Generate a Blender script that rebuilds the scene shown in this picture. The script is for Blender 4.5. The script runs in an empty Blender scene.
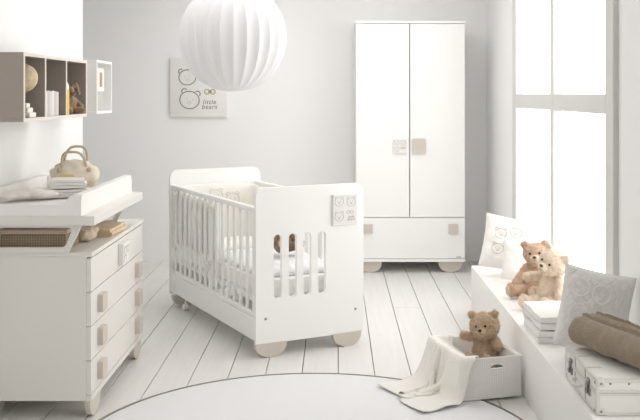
import bpy, bmesh, math, random
import numpy as np
from mathutils import Vector, Matrix, noise
from mathutils.geometry import tessellate_polygon
random.seed(7)
PI = math.pi
C = bpy.context.scene.collection

# ------------------------------------------------------------------ helpers
def lin(c):
    return tuple((v/255/12.92 if v/255 <= .04045 else ((v/255+.055)/1.055)**2.4) for v in c)

MATS = {}
def mat(name, rgb, rough=.5, bump=None, scale=60, spec=.5, metal=0, sheen=0, var=0, trans=0, coat=0):
    if name in MATS: return MATS[name]
    m = bpy.data.materials.new(name); m.use_nodes = True
    nt = m.node_tree; b = nt.nodes['Principled BSDF']
    c = lin(rgb)
    b.inputs['Base Color'].default_value = (*c, 1)
    b.inputs['Roughness'].default_value = rough
    b.inputs['Specular IOR Level'].default_value = spec
    b.inputs['Metallic'].default_value = metal
    b.inputs['Sheen Weight'].default_value = sheen
    b.inputs['Coat Weight'].default_value = coat
    tc = nt.nodes.new('ShaderNodeTexCoord')
    if var:
        n = nt.nodes.new('ShaderNodeTexNoise'); n.inputs['Scale'].default_value = scale*.25; n.inputs['Detail'].default_value = 4
        nt.links.new(tc.outputs['Object'], n.inputs['Vector'])
        r = nt.nodes.new('ShaderNodeMix'); r.data_type = 'RGBA'
        r.inputs[6].default_value = (*[max(0, v*(1-var)) for v in c], 1)
        r.inputs[7].default_value = (*[min(1, v*(1+var)) for v in c], 1)
        nt.links.new(n.outputs['Fac'], r.inputs[0]); nt.links.new(r.outputs[2], b.inputs['Base Color'])
    if bump:
        n = nt.nodes.new('ShaderNodeTexNoise'); n.inputs['Scale'].default_value = scale; n.inputs['Detail'].default_value = 3
        nt.links.new(tc.outputs['Object'], n.inputs['Vector'])
        bp = nt.nodes.new('ShaderNodeBump'); bp.inputs['Strength'].default_value = bump; bp.inputs['Distance'].default_value = .004
        nt.links.new(n.outputs['Fac'], bp.inputs['Height']); nt.links.new(bp.outputs['Normal'], b.inputs['Normal'])
    if trans:
        t = nt.nodes.new('ShaderNodeBsdfTranslucent'); t.inputs['Color'].default_value = (*c, 1)
        mx = nt.nodes.new('ShaderNodeMixShader'); mx.inputs[0].default_value = trans
        nt.links.new(b.outputs[0], mx.inputs[1]); nt.links.new(t.outputs[0], mx.inputs[2])
        nt.links.new(mx.outputs[0], nt.nodes['Material Output'].inputs['Surface'])
    MATS[name] = m
    return m

def weave(name, c1, c2, scale, rough=.8, bump=.6):
    m = bpy.data.materials.new(name); m.use_nodes = True
    nt = m.node_tree; b = nt.nodes['Principled BSDF']; b.inputs['Roughness'].default_value = rough
    tc = nt.nodes.new('ShaderNodeTexCoord')
    outs = []
    for d in ('X', 'Y', 'Z'):
        w = nt.nodes.new('ShaderNodeTexWave'); w.wave_type = 'BANDS'; w.bands_direction = d
        w.inputs['Scale'].default_value = scale; w.inputs['Distortion'].default_value = .6
        nt.links.new(tc.outputs['Object'], w.inputs['Vector']); outs.append(w)
    def mul(a, c):
        n = nt.nodes.new('ShaderNodeMath'); n.operation = 'ADD'
        nt.links.new(a, n.inputs[0]); nt.links.new(c, n.inputs[1]); return n.outputs[0]
    s = mul(mul(outs[0].outputs['Fac'], outs[1].outputs['Fac']), outs[2].outputs['Fac'])
    d = nt.nodes.new('ShaderNodeMath'); d.operation = 'DIVIDE'; d.inputs[1].default_value = 3
    nt.links.new(s, d.inputs[0])
    r = nt.nodes.new('ShaderNodeMix'); r.data_type = 'RGBA'
    r.inputs[6].default_value = (*lin(c1), 1); r.inputs[7].default_value = (*lin(c2), 1)
    nt.links.new(d.outputs[0], r.inputs[0]); nt.links.new(r.outputs[2], b.inputs['Base Color'])
    bp = nt.nodes.new('ShaderNodeBump'); bp.inputs['Strength'].default_value = bump; bp.inputs['Distance'].default_value = .004
    nt.links.new(d.outputs[0], bp.inputs['Height']); nt.links.new(bp.outputs['Normal'], b.inputs['Normal'])
    return m

def obj(name, bm, m, parent=None, smooth=35, kind=None, noflip=False):
    me = bpy.data.meshes.new(name)
    if not noflip: bmesh.ops.recalc_face_normals(bm, faces=bm.faces)
    bm.to_mesh(me); bm.free()
    return obj_me(name, me, m, parent, smooth, kind)

def obj_me(name, me, m, parent=None, smooth=35, kind=None):
    if smooth:
        me.polygons.foreach_set('use_smooth', [True]*len(me.polygons))
        if smooth < 180: me.set_sharp_from_angle(angle=math.radians(smooth))
    me.materials.clear(); me.materials.append(m)
    o = bpy.data.objects.new(name, me); C.objects.link(o)
    if parent: o.parent = parent
    if kind: o['kind'] = kind
    return o

def tag(o, label, cat, group=None):
    o['label'] = label; o['category'] = cat
    if group: o['group'] = group
    return o

def thing(name, label, cat, loc=(0,0,0), rot=(0,0,0), group=None):
    o = bpy.data.objects.new(name, None); C.objects.link(o)
    o.empty_display_size = .05
    o.location = loc; o.rotation_euler = rot
    return tag(o, label, cat, group)

def dup(root, loc, rot, label, group=None):
    r = root.copy(); C.objects.link(r); r.location = loc; r.rotation_euler = rot; r['label'] = label
    if group: r['group'] = group
    for ch in list(root.children):
        c = ch.copy(); C.objects.link(c); c.parent = r
        for g in list(ch.children):
            d = g.copy(); C.objects.link(d); d.parent = c
    return r

def box(bm, x0, x1, y0, y1, z0, z1, bev=.002, seg=1):
    r = bmesh.ops.create_cube(bm, size=1)
    vs = r['verts']
    for v in vs:
        v.co = Vector((x0 + (v.co.x+.5)*(x1-x0), y0 + (v.co.y+.5)*(y1-y0), z0 + (v.co.z+.5)*(z1-z0)))
    if bev:
        es = list({e for v in vs for e in v.link_edges})
        bmesh.ops.bevel(bm, geom=es, offset=bev, segments=seg, affect='EDGES', profile=.5)
    return bm

def B(*a, **k):
    return box(bmesh.new(), *a, **k)

def prism(bm, loops, f, w0, w1):
    """loops of 2-D points (outer first, then holes), f(u,v,w) -> xyz"""
    tris = tessellate_polygon([[Vector((p[0], p[1], 0)) for p in l] for l in loops])
    flat = [p for l in loops for p in l]
    a = [bm.verts.new(f(p[0], p[1], w0)) for p in flat]
    b = [bm.verts.new(f(p[0], p[1], w1)) for p in flat]
    for t in tris:
        for s in (a, b):
            try: bm.faces.new([s[i] for i in t])
            except ValueError: pass
    k = 0
    for l in loops:
        n = len(l)
        for i in range(n):
            j = (i+1) % n
            bm.faces.new([a[k+i], a[k+j], b[k+j], b[k+i]])
        k += n
    return bm

def rrect(x0, x1, z0, z1, r, n=6, corners=(1,1,1,1)):
    """rounded rectangle; corners = bl, br, tr, tl"""
    P = []
    for (cx, cz, a0, on, kx, kz) in ((x0+r, z0+r, PI, corners[0], x0, z0), (x1-r, z0+r, 1.5*PI, corners[1], x1, z0),
                             (x1-r, z1-r, 0, corners[2], x1, z1), (x0+r, z1-r, .5*PI, corners[3], x0, z1)):
        if not on: P.append((kx, kz)); continue
        for i in range(n+1):
            a = a0 + i/n*PI/2
            P.append((cx + r*math.cos(a), cz + r*math.sin(a)))
    return P

def tube(bm, pts, r, n=8, closed=False, cap=True):
    pts = [Vector(p) for p in pts]
    rings = []
    N = len(pts)
    up = None
    for i, p in enumerate(pts):
        a = pts[(i-1) % N] if (closed or i > 0) else p
        b = pts[(i+1) % N] if (closed or i < N-1) else p
        t = (b-a)
        if t.length < 1e-9: t = Vector((0,0,1))
        t.normalize()
        if up is None:
            up = Vector((0,0,1)) if abs(t.z) < .9 else Vector((1,0,0))
        s = t.cross(up)
        if s.length < 1e-6: s = t.orthogonal()
        s.normalize(); up2 = s.cross(t).normalized(); up = up2
        rr = r[i] if isinstance(r, (list, tuple)) else r
        rings.append([bm.verts.new(p + (s*math.cos(2*PI*k/n) + up2*math.sin(2*PI*k/n))*rr) for k in range(n)])
    for i in range(N if closed else N-1):
        A, Bq = rings[i], rings[(i+1) % N]
        for k in range(n):
            bm.faces.new([A[k], A[(k+1) % n], Bq[(k+1) % n], Bq[k]])
    if cap and not closed:
        bm.faces.new(rings[0]); bm.faces.new(rings[-1])
    return bm

def lathe(bm, prof, n=24, c=(0,0,0)):
    rings = []
    for r, z in prof:
        rings.append([bm.verts.new((c[0]+r*math.cos(2*PI*k/n), c[1]+r*math.sin(2*PI*k/n), c[2]+z)) for k in range(n)])
    for A, Bq in zip(rings, rings[1:]):
        for k in range(n):
            bm.faces.new([A[k], A[(k+1) % n], Bq[(k+1) % n], Bq[k]])
    bm.faces.new(rings[0]); bm.faces.new(rings[-1])
    return bm

def ball(bm, c, r, sub=3, rot=None):
    res = bmesh.ops.create_icosphere(bm, subdivisions=sub, radius=1)
    M = rot or Matrix.Identity(3)
    for v in res['verts']:
        v.co = M @ Vector((v.co.x*r[0], v.co.y*r[1], v.co.z*r[2])) + Vector(c)
    return bm

def capsule(bm, a, b, ra, rb, n=8):
    a, b = Vector(a), Vector(b)
    for i in range(n+1):
        t = i/n; r = ra + (rb-ra)*t
        ball(bm, a.lerp(b, t), (r, r, r), 2)
    return bm

def blob_mesh(bm, vox, fuzz=.0, freq=60, smooth=3):
    """union of the closed shapes in bm as one continuous skin"""
    me = bpy.data.meshes.new('tmp'); bm.to_mesh(me); bm.free()
    o = bpy.data.objects.new('tmp', me); C.objects.link(o)
    md = o.modifiers.new('r', 'REMESH'); md.mode = 'VOXEL'; md.voxel_size = vox
    dg = bpy.context.evaluated_depsgraph_get(); dg.update()
    out = bpy.data.meshes.new_from_object(o.evaluated_get(dg))
    bpy.data.objects.remove(o); bpy.data.meshes.remove(me)
    b2 = bmesh.new(); b2.from_mesh(out); bpy.data.meshes.remove(out)
    for _ in range(smooth):
        bmesh.ops.smooth_vert(b2, verts=b2.verts, factor=.5, use_axis_x=True, use_axis_y=True, use_axis_z=True)
    b2.normal_update()
    if fuzz:
        for v in b2.verts:
            v.co += v.normal*fuzz*(noise.noise(v.co*freq) + .7*noise.noise(v.co*freq*2.3))
    return b2

def soft_noise(bm, amp, freq, seed=0):
    bm.normal_update()
    for v in bm.verts:
        v.co += v.normal*amp*noise.noise(v.co*freq + Vector((seed, seed*2, 0)))
    return bm

# bear-face line drawing in unit coordinates (face radius about 1)
def bear_face(cx, cy, r, tilt=0, ears=True, face=True):
    P = []
    ca, sa = math.cos(tilt), math.sin(tilt)
    T = lambda x, y: (cx + r*(x*ca - y*sa), cy + r*(x*sa + y*ca))
    P.append(([T(1.06*math.cos(a), .95*math.sin(a)) for a in [2*PI*i/28 for i in range(28)]], True))
    if ears:
        for s in (-1, 1):
            P.append(([T(s*.72 + .3*math.cos(a), .82 + .3*math.sin(a)) for a in [(-.2 if s > 0 else .25)*PI + i/10*1.0*PI for i in range(11)]], False))
    if face:
        P.append(([T(.22*math.cos(a), -.3 + .16*math.sin(a)) for a in [2*PI*i/10 for i in range(10)]], True))
        for s in (-1, 1):
            P.append(([T(s*.35 + .05*math.cos(a), .12 + .05*math.sin(a)) for a in [2*PI*i/6 for i in range(6)]], True))
    return P

def drawing(lines, f, r, n=5):
    bm = bmesh.new()
    for pts, closed in lines:
        tube(bm, [f(*p) for p in pts], r, n, closed)
    return bm

def lettering(text, size, m, parent, M, name='lettering', shear=.25, depth=.0006):
    cu = bpy.data.curves.new(name, 'FONT'); cu.body = text; cu.size = size; cu.extrude = depth; cu.shear = shear
    cu.align_x = 'CENTER'; cu.align_y = 'CENTER'; cu.space_character = 1.1; cu.space_line = .75
    o = bpy.data.objects.new('tmp', cu); C.objects.link(o)
    dg = bpy.context.evaluated_depsgraph_get(); dg.update()
    me = bpy.data.meshes.new_from_object(o.evaluated_get(dg))
    bpy.data.objects.remove(o)
    me.transform(M)
    return obj_me(name, me, m, parent, 0)

# ------------------------------------------------------------------ materials
wallM   = mat('wall_paint', (239,239,239), .85, .08, 90, .2)
ceilM   = mat('ceiling_paint', (238,238,236), .9)
whiteM  = mat('white_lacquer', (242,242,241), .38, None, spec=.4)
frameM  = mat('window_lacquer', (212,211,209), .5)
woodM   = mat('white_wood_grain', (226,223,218), .45, .05, 30, .4)
taupeM  = mat('taupe_lacquer', (204,196,186), .45)
shelfM  = mat('shelf_taupe', (162,152,144), .5)
edgeM   = mat('shelf_edge', (226,218,208), .5)
cotton  = mat('white_cotton', (240,238,234), .95, .35, 180, .1, sheen=.3)
terry   = mat('white_terry', (244,242,238), 1, .9, 320, .05, sheen=.5)
knit    = mat('cream_knit', (241,238,232), 1, .9, 240, .05, sheen=.4)
matM    = mat('changing_mat_vinyl', (238,236,233), .6, .1, 60)
bumperM = mat('bumper_cotton', (240,237,231), .95, .3, 150, .1, sheen=.3)
duvetM  = mat('duvet_cotton', (236,238,240), .95, .4, 90, .1, sheen=.3)
embM    = mat('embroidery_thread', (206,202,198), .8)
inkM    = mat('printed_ink', (120,114,108), .8)
inkLM   = mat('pale_printed_ink', (176,172,168), .8)
bowM    = mat('printed_bow', (168,156,110), .8)
canvasM = mat('canvas_print', (232,230,227), .9, .2, 300)
rugM    = mat('rug_wool', (226,226,228), 1, .6, 260, .05, sheen=.3)
rugE    = mat('rug_edging', (140,131,124), .9, .4, 200)
furB    = mat('brown_fur', (202,172,148), 1, .9, 260, .05, sheen=.5, var=.18)
furC    = mat('cream_fur', (230,212,190), 1, .9, 260, .05, sheen=.5, var=.14)
furT    = mat('tan_fur', (200,174,146), 1, 1.0, 240, .05, sheen=.5, var=.25)
furD    = mat('dark_brown_fur', (146,120,96), 1, .9, 200, .05, sheen=.4, var=.2)
muzB    = mat('muzzle_fur', (214,194,172), 1, .8, 260, .05, sheen=.5)
muzC    = mat('pale_muzzle_fur', (238,222,196), 1, .8, 260, .05, sheen=.5)
blackM  = mat('black_eye', (30,24,22), .2)
noseM   = mat('brown_nose', (92,58,44), .5, .4, 200)
rollM   = mat('brown_linen', (146,131,112), 1, .9, 110, .05, sheen=.3, var=.1)
caseM   = mat('suitcase_paint', (222,220,216), .5, .15, 60)
caseE   = mat('suitcase_edging', (206,203,198), .55, .2, 80)
steelM  = mat('aged_steel', (150,146,140), .35, .2, 80, metal=.85)
linenM  = mat('beige_linen', (230,220,204), .95, .5, 150, .1, sheen=.3, var=.05)
yellowM = mat('yellow_patch', (226,202,140), .9, .3, 150)
bagTrim = mat('bag_trim', (196,184,162), .9, .4, 150)
honeyM  = mat('honey_towel', (224,202,164), 1, .7, 260, .05, sheen=.3)
patM    = mat('patterned_cotton', (214,198,182), 1, .6, 60, .05, var=.25)
wickerM = weave('dark_wicker', (112,98,80), (190,174,148), 26)
wickerE = weave('pale_wicker', (170,148,132), (226,212,196), 30)
basketM = weave('white_woven_fibre', (226,224,221), (247,246,244), 34, bump=.5)
globeM  = mat('antique_globe', (200,184,152), .6, None, 140, var=.45)
brassM  = mat('brass', (180,150,90), .35, metal=.9)
bookM   = [mat('book_cover_%s' % n, c, .6) for n, c in (('white', (226,222,220)), ('grey', (196,190,190)), ('pale_grey', (212,206,204)))]
pageM   = mat('book_pages', (236,230,218), .8)
bottleM = mat('yellow_bottle', (236,196,60), .4)
capM    = mat('white_cap', (240,238,230), .4)
photoM  = mat('photo_brown', (176,140,112), .6, None, 60, var=.3)
paperM  = mat('lamp_paper', (234,234,235), .9, None, trans=.25)
cordM   = mat('lamp_cord', (235,235,235), .5)
strapM  = mat('suitcase_strap', (210,206,200), .6)

glassM = bpy.data.materials.new('window_glass'); glassM.use_nodes = True
nt = glassM.node_tree; nt.nodes.clear()
o_ = nt.nodes.new('ShaderNodeOutputMaterial'); tr = nt.nodes.new('ShaderNodeBsdfTransparent')
gl = nt.nodes.new('ShaderNodeBsdfGlossy'); gl.inputs['Roughness'].default_value = .02
mx = nt.nodes.new('ShaderNodeMixShader'); mx.inputs[0].default_value = .06
nt.links.new(tr.outputs[0], mx.inputs[1]); nt.links.new(gl.outputs[0], mx.inputs[2]); nt.links.new(mx.outputs[0], o_.inputs['Surface'])

# floor boards paint: slight difference board by board, faint wear along the grain
floorM = bpy.data.materials.new('painted_boards'); floorM.use_nodes = True
nt = floorM.node_tree; b = nt.nodes['Principled BSDF']; b.inputs['Roughness'].default_value = .42
tc = nt.nodes.new('ShaderNodeTexCoord'); mp = nt.nodes.new('ShaderNodeMapping'); mp.inputs['Scale'].default_value = (22, 1.2, 1)
nz = nt.nodes.new('ShaderNodeTexNoise'); nz.inputs['Scale'].default_value = 1.5; nz.inputs['Detail'].default_value = 5
nt.links.new(tc.outputs['Object'], mp.inputs['Vector']); nt.links.new(mp.outputs[0], nz.inputs['Vector'])
mi = nt.nodes.new('ShaderNodeMix'); mi.data_type = 'RGBA'
mi.inputs[6].default_value = (*lin((212,210,207)), 1); mi.inputs[7].default_value = (*lin((228,227,224)), 1)
nt.links.new(nz.outputs['Fac'], mi.inputs[0]); nt.links.new(mi.outputs[2], b.inputs['Base Color'])
bp = nt.nodes.new('ShaderNodeBump'); bp.inputs['Strength'].default_value = .15; bp.inputs['Distance'].default_value = .003
nt.links.new(nz.outputs['Fac'], bp.inputs['Height']); nt.links.new(bp.outputs['Normal'], b.inputs['Normal'])

# ------------------------------------------------------------------ room
XL, XR, YB, YF, ZC = -1.66, 1.357, 8.35, -1.6, 2.75
bm = bmesh.new()
step = .195; x = -.0 + .02 - step*18
k = 0
while x < XR:
    x1 = min(x + step - .0045, XR)
    x0 = max(x, -3.5)
    if x1 > x0:
        off = ((k*37) % 11)/11*3.4 - 1.6
        ys = [YF] + [v for v in (off, off+3.6, off+7.2) if YF+.4 < v < YB-.4] + [YB]
        if k % 2: ys = [YF, YB]
        for ya, yb in zip(ys, ys[1:]):
            box(bm, x0, x1, ya+.0015, yb-.0015, -.02, 0, .0015)
    x += step; k += 1
obj('floor', bm, floorM, None, 30, 'structure')
obj('floor_slab', B(-3.6, XR+.2, YF-.1, YB+.1, -.12, -.0195, bev=0), mat('floor_gap', (158,155,151), .9), None, 0, 'structure')
FILL_SKYLIGHT = (-1.30, .65, 5.1, 7.5)  # ceiling opening added out of view to brighten back wall and floor
bm = prism(bmesh.new(), [[(-3.6, YF-.1), (XR+.2, YF-.1), (XR+.2, YB+.1), (-3.6, YB+.1)], [(FILL_SKYLIGHT[0], FILL_SKYLIGHT[2]), (FILL_SKYLIGHT[0], FILL_SKYLIGHT[3]), (FILL_SKYLIGHT[1], FILL_SKYLIGHT[3]), (FILL_SKYLIGHT[1], FILL_SKYLIGHT[2])]], lambda u, v, q: (u, v, q), ZC, ZC+.12)
obj('ceiling', bm, ceilM, None, 0, 'structure')
obj('wall_back', B(-3.6, XR+.2, YB, YB+.1, -.1, ZC, bev=0), wallM, None, 0, 'structure')
obj('wall_front', B(-3.6, XR+.2, YF-.1, YF, -.1, ZC, bev=0), wallM, None, 0, 'structure')
obj('wall_left', B(XL-.14, XL, YF, 6.12, 0, ZC, bev=.002), wallM, None, 0, 'structure')
obj('wall_far_left', B(-3.6, -3.5, YF, YB, 0, ZC, bev=0), wallM, None, 0, 'structure')
WIN = ((4.48, 6.95, .40, 2.5), (1.6, 3.3, .40, 2.5))  # visible window first; the second is added out of view for fill light
f = lambda u, v, w: (w, u, v)
bm = prism(bmesh.new(), [[(YF, 0), (YB, 0), (YB, ZC), (YF, ZC)]] + [[(a, c), (b_, c), (b_, d), (a, d)] for a, b_, c, d in WIN], f, XR, XR+.16)
obj('wall_right', bm, wallM, None, 0, 'structure')
for i, (a, b_, c, d) in enumerate(WIN):
    bm = bmesh.new()
    w = bpy.data.objects.new('window_%d' % (i+1), None); C.objects.link(w); w['kind'] = 'structure'
    cy = (a+b_)/2; X0, X1 = 1.33, 1.385
    box(bm, X0, X1, a-.03, a+.10, c-.03, d+.03, .004); box(bm, X0, X1, b_-.10, b_+.03, c-.03, d+.03, .004)
    box(bm, X0, X1, a+.10, b_-.10, c-.03, c+.03, .004); box(bm, X0, X1, a+.10, b_-.10, d-.05, d+.03, .004)
    obj('window_frame', bm, frameM, w)
    obj('mullion', B(X0, X1, cy-.04, cy+.04, c+.03, d-.05, bev=.004), frameM, w)
    bm = bmesh.new()
    box(bm, X0+.001, X1, a+.10, cy-.04, 1.40, 1.50, .004); box(bm, X0+.001, X1, cy+.04, b_-.10, 1.40, 1.50, .004)
    obj('transom', bm, frameM, w)
    for (p, q) in ((a+.10, cy-.04), (cy+.04, b_-.10)):
        for (r, s) in ((c+.03, 1.40), (1.50, d-.05)):
            obj('pane', B(1.366, 1.370, p, q, r, s, bev=0), glassM, w, 0)
w = bpy.data.objects.new('window_3', None); C.objects.link(w); w['kind'] = 'structure'  # frame and pane of the added, unseen skylight
bm = bmesh.new()
for a in ((FILL_SKYLIGHT[0]-.02, FILL_SKYLIGHT[0]+.05, FILL_SKYLIGHT[2]-.02, FILL_SKYLIGHT[3]+.02), (FILL_SKYLIGHT[1]-.05, FILL_SKYLIGHT[1]+.02, FILL_SKYLIGHT[2]-.02, FILL_SKYLIGHT[3]+.02), (FILL_SKYLIGHT[0]+.05, FILL_SKYLIGHT[1]-.05, FILL_SKYLIGHT[2]-.02, FILL_SKYLIGHT[2]+.05), (FILL_SKYLIGHT[0]+.05, FILL_SKYLIGHT[1]-.05, FILL_SKYLIGHT[3]-.05, FILL_SKYLIGHT[3]+.02)):
    box(bm, *a, ZC+.121, ZC+.18, .003)
obj('window_frame', bm, frameM, w)
obj('pane', B(FILL_SKYLIGHT[0]+.05, FILL_SKYLIGHT[1]-.05, FILL_SKYLIGHT[2]+.05, FILL_SKYLIGHT[3]-.05, ZC+.14, ZC+.146, bev=0), glassM, w, 0)
# built-in bench under the window
o = obj('bench', B(.935, XR-.001, 2.6, 6.39, .0, .322, bev=.006, seg=2), mat('bench_plaster', (232,230,227), .6, .08, 40), None, 35)
tag(o, 'long white built-in bench under the window carrying pillows, bears and suitcase', 'bench')

# ------------------------------------------------------------------ rug
t = thing('round_rug', 'large round off-white rug with thin dark edging on the floor boards', 'rug', (-.11, 3.955, 0))
obj('pile', lathe(bmesh.new(), [(.001, 0), (1.005, 0), (1.01, .004), (1.0, .009), (.5, .010), (.001, .010)], 96), rugM, t, 60)
bm = bmesh.new(); tube(bm, [(1.015*math.cos(a), 1.015*math.sin(a), .006) for a in [2*PI*i/128 for i in range(128)]], .0045, 6, True)
obj('edging', bm, rugE, t, 60)

# ------------------------------------------------------------------ rounded feet
def foot_profile(w, h, flip=False):
    # a rounded tongue: flat top, bottom rounded towards one side
    P = [(0, h), (0, h*.92)]
    n = 14
    for i in range(1, n+1):
        a = PI + i/n*PI
        P.append((w/2 + w/2*math.cos(a), h*.92*(1 - abs(math.sin(a))**.85)))
    P.append((w, h))
    if flip: P = [(w-p[0], p[1]) for p in P]
    return P

# ------------------------------------------------------------------ wardrobe
t = thing('wardrobe', 'tall white two-door wardrobe with bottom drawer against the back wall', 'wardrobe', (.175, 7.79, 0))
W, D, H = .916, .54, 2.113
bm = bmesh.new()
box(bm, 0, .02, .022, D, .093, H-.022, .001); box(bm, W-.02, W, .022, D, .093, H-.022, .001)
box(bm, .02, W-.02, D-.012, D, .093, H-.022, 0)
box(bm, .02, W-.02, .022, D-.012, .093, .113, 0); box(bm, .02, W-.02, .024, D-.012, .455, .472, 0)
obj('body', bm, whiteM, t)
obj('top_panel', B(-.004, W+.004, -.004, D, H-.022, H, bev=.002), whiteM, t)
obj('plinth', B(0, W, .0, .021, .093, .117, bev=.001), whiteM, t)
for s in (0, 1):
    x0, x1 = (.003, W/2-.0035-.007) if s == 0 else (W/2+.0035-.007, W-.003)
    d_ = obj('door', B(x0, x1, 0, .02, .468, H-.026, bev=.002), whiteM, t)
    if s == 0:
        h = obj('plaque', B(.310, .425, -.018, 0, 1.005, 1.12, bev=.002), canvasM, d_); h['label'] = 'square white plaque handle printed with bear faces'
    else:
        hm = prism(bmesh.new(), [rrect(.47, .585, 1.005, 1.125, .012, 4)], lambda u, v, w: (u, w, v), -.022, 0)
        h = obj('handle', hm, taupeM, d_); h['label'] = 'square taupe handle'
L = []
for cx, cy in ((.34, 1.09), (.395, 1.09), (.34, 1.035)): L += bear_face(cx, cy, .02)
obj('bear_drawing', drawing(L, lambda u, v: (u, -.0185, v), .0012, 4), inkLM, t)
obj('bow_drawing', drawing([([(.395+.012*math.cos(a)*s_+.009*s_, 1.05+.008*math.sin(a)) for a in [2*PI*i/8 for i in range(8)]], True) for s_ in (-1, 1)], lambda u, v: (u, -.0185, v), .002, 4), inkLM, t)
dr = obj('drawer', B(.003, W-.003, 0, .02, .121, .461, bev=.002), whiteM, t)
for x0 in (.062, W-.062-.078):
    hm = prism(bmesh.new(), [rrect(x0, x0+.078, .332, .41, .008, 4)], lambda u, v, w: (u, w, v), -.02, 0)
    obj('handle', hm, taupeM, dr)
obj('maker_mark', B(W-.075, W-.035, -.0015, 0, .131, .137, bev=0), inkM, t, 0)
for x0, fl in ((.02, True), (W-.22, False)):
    for y0 in (.03, D-.07):
        P = foot_profile(.2, .093)
        obj('foot', prism(bmesh.new(), [[(x0+p[0], p[1]) for p in P]], lambda u, v, w: (u, w, v), y0, y0+.04), taupeM, t)

# ------------------------------------------------------------------ cot
ang = math.radians(28)
cu, cv = Vector((math.cos(ang), math.sin(ang))), Vector((-math.sin(ang), math.cos(ang)))
CA = Vector((-.447, 5.26))
def cot_w(x, y, z=0):
    p = CA + cu*x + cv*y
    return (p.x, p.y, z)
CW, CL = .70, 1.58
t = thing('cot', 'white slatted baby cot on rounded taupe feet in the middle of the room', 'cot', (CA.x, CA.y, 0), (0,0,ang))
slots = [rrect(a, b_, .33, .695, (b_-a)/2-.0005, 8) for a, b_ in ((.110, .162), (.205, .257), (.299, .350), (.393, .445))]
fp = lambda u, v, w: (u, w, v)
P = rrect(0, CW, .078, .966, .045, 8, (0,0,1,1))
near = obj('end_panel', prism(bmesh.new(), [P] + [list(reversed(s)) for s in slots], fp, 0, .026), whiteM, t)
near['label'] = 'solid near end panel with four upright slots'
pl = obj('plaque', B(.486, .65, -.014, 0, .722, .905, bev=.002), canvasM, near)
L = []
for cx, cy in ((.527, .862), (.607, .858), (.527, .775)): L += bear_face(cx, cy, .027)
L += [([(.6+.012*math.cos(a)*s_+.012*s_, .80+.009*math.sin(a)) for a in [2*PI*i/8 for i in range(8)]], True) for s_ in (-1, 1)]
obj('bear_drawing', drawing(L, lambda u, v: (u, -.0145, v), .0011, 4), inkLM, near)
lettering('little\nbears', .021, inkLM, near, Matrix.Translation((.608, -.0145, .763)) @ Matrix.Rotation(PI/2, 4, 'X'))
for x_, z_ in ((.06, .22), (.645, .215)): obj('screw_cap', ball(bmesh.new(), (x_, 0, z_), (.008, .004, .008), 2), steelM, near)
P = rrect(0, CW, .078, .957, .06, 8, (0,0,1,1))
far = obj('end_panel', prism(bmesh.new(), [P], fp, CL-.026, CL), whiteM, t)
far['label'] = 'solid far headboard panel with rounded corners'
for x0, sgn in ((.012, 1), (CW-.042, -1)):
    obj('top_rail', B(x0-.004, x0+.032, .026, CL-.026, .822, .852, bev=.006, seg=2), whiteM, t)
    obj('lower_rail', B(x0, x0+.026, .026, CL-.026, .222, .25, bev=.003), whiteM, t)
    xb = x0-.006 if sgn > 0 else x0+.010
    obj('base_board', B(xb, xb+.022, .026, CL-.026, .092, .221, bev=.003), whiteM, t)
    n = 15
    for i in range(n):
        y_ = .085 + i*(CL-.17)/(n-1)
        w_ = .03 if i == 7 else .014
        obj('slat', B(x0+.006, x0+.022, y_-w_, y_+w_, .249, .823, bev=.003), whiteM, t)
obj('bed_base', B(.035, CW-.045, .03, CL-.03, .30, .318, bev=0), whiteM, t)
bm = bmesh.new()
for y_ in (.1, .76, 1.42): box(bm, .03, CW-.035, y_-.02, y_+.02, .27, .299, 0)
obj('support_bar', bm, whiteM, t)
for y0 in (-.004+.03, CL-.13):
    for x0 in ((.0, CW-.205) if y0 < 1 else (-.012, CW-.205)):
        Pf = foot_profile(.19, .082)
        o = obj('foot', prism(bmesh.new(), [[(x0+p[0], p[1]) for p in Pf]], fp, y0-.028 if y0 < 1 else y0, (y0+.012) if y0 < 1 else y0+.04), taupeM, t)
# bracket that the two near feet hang from sits behind the panel
obj('cross_bar', B(.03, CW-.03, .027, .06, .08, .12, bev=.003), whiteM, t)
obj('cross_bar', B(.03, CW-.03, CL-.062, CL-.027, .08, .12, bev=.003), whiteM, t)
# castor by the far left foot
bm = bmesh.new()
M_ = Matrix.Rotation(PI/2, 4, 'Y')
for dx in (0, .03):
    b3 = lathe(bmesh.new(), [(.006, -.009), (.018, -.009), (.022, -.005), (.022, .005), (.018, .009), (.006, .009)], 20)
    bmesh.ops.transform(b3, matrix=Matrix.Translation((.03+dx*.6, CL-.25, .0225)) @ M_, verts=b3.verts)
    me = bpy.data.meshes.new('x'); b3.to_mesh(me); b3.free(); bm.from_mesh(me); bpy.data.meshes.remove(me)
box(bm, .034, .044, CL-.256, CL-.244, .02, .10, .003)
o = obj('castor', bm, cotton, t); o['label'] = 'small white castor'
def bow(bm, c, s, ax):
    c = Vector(c); ax = Vector(ax).normalized(); z = Vector((0,0,1))
    for sg in (-1, 1):
        tube(bm, [c + ax*sg*s*(.5 - .5*math.cos(a)) + z*s*.45*math.sin(a) for a in [2*PI*i/10 for i in range(11)]], s*.16, 6)
        tube(bm, [c, c + ax*sg*s*.4 - z*s*1.0, c + ax*sg*s*.35 - z*s*2.0], s*.17, 6)
    ball(bm, c, (s*.25,)*3, 1)
for y_, z_ in ((1.435, .80), (1.435, .42), (.77, .79), (.79, .42)):
    bm = bmesh.new(); bow(bm, (.006, y_, z_), .028, (0,1,0)); obj('ribbon_tie', bm, bumperM, t, 60)

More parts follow.
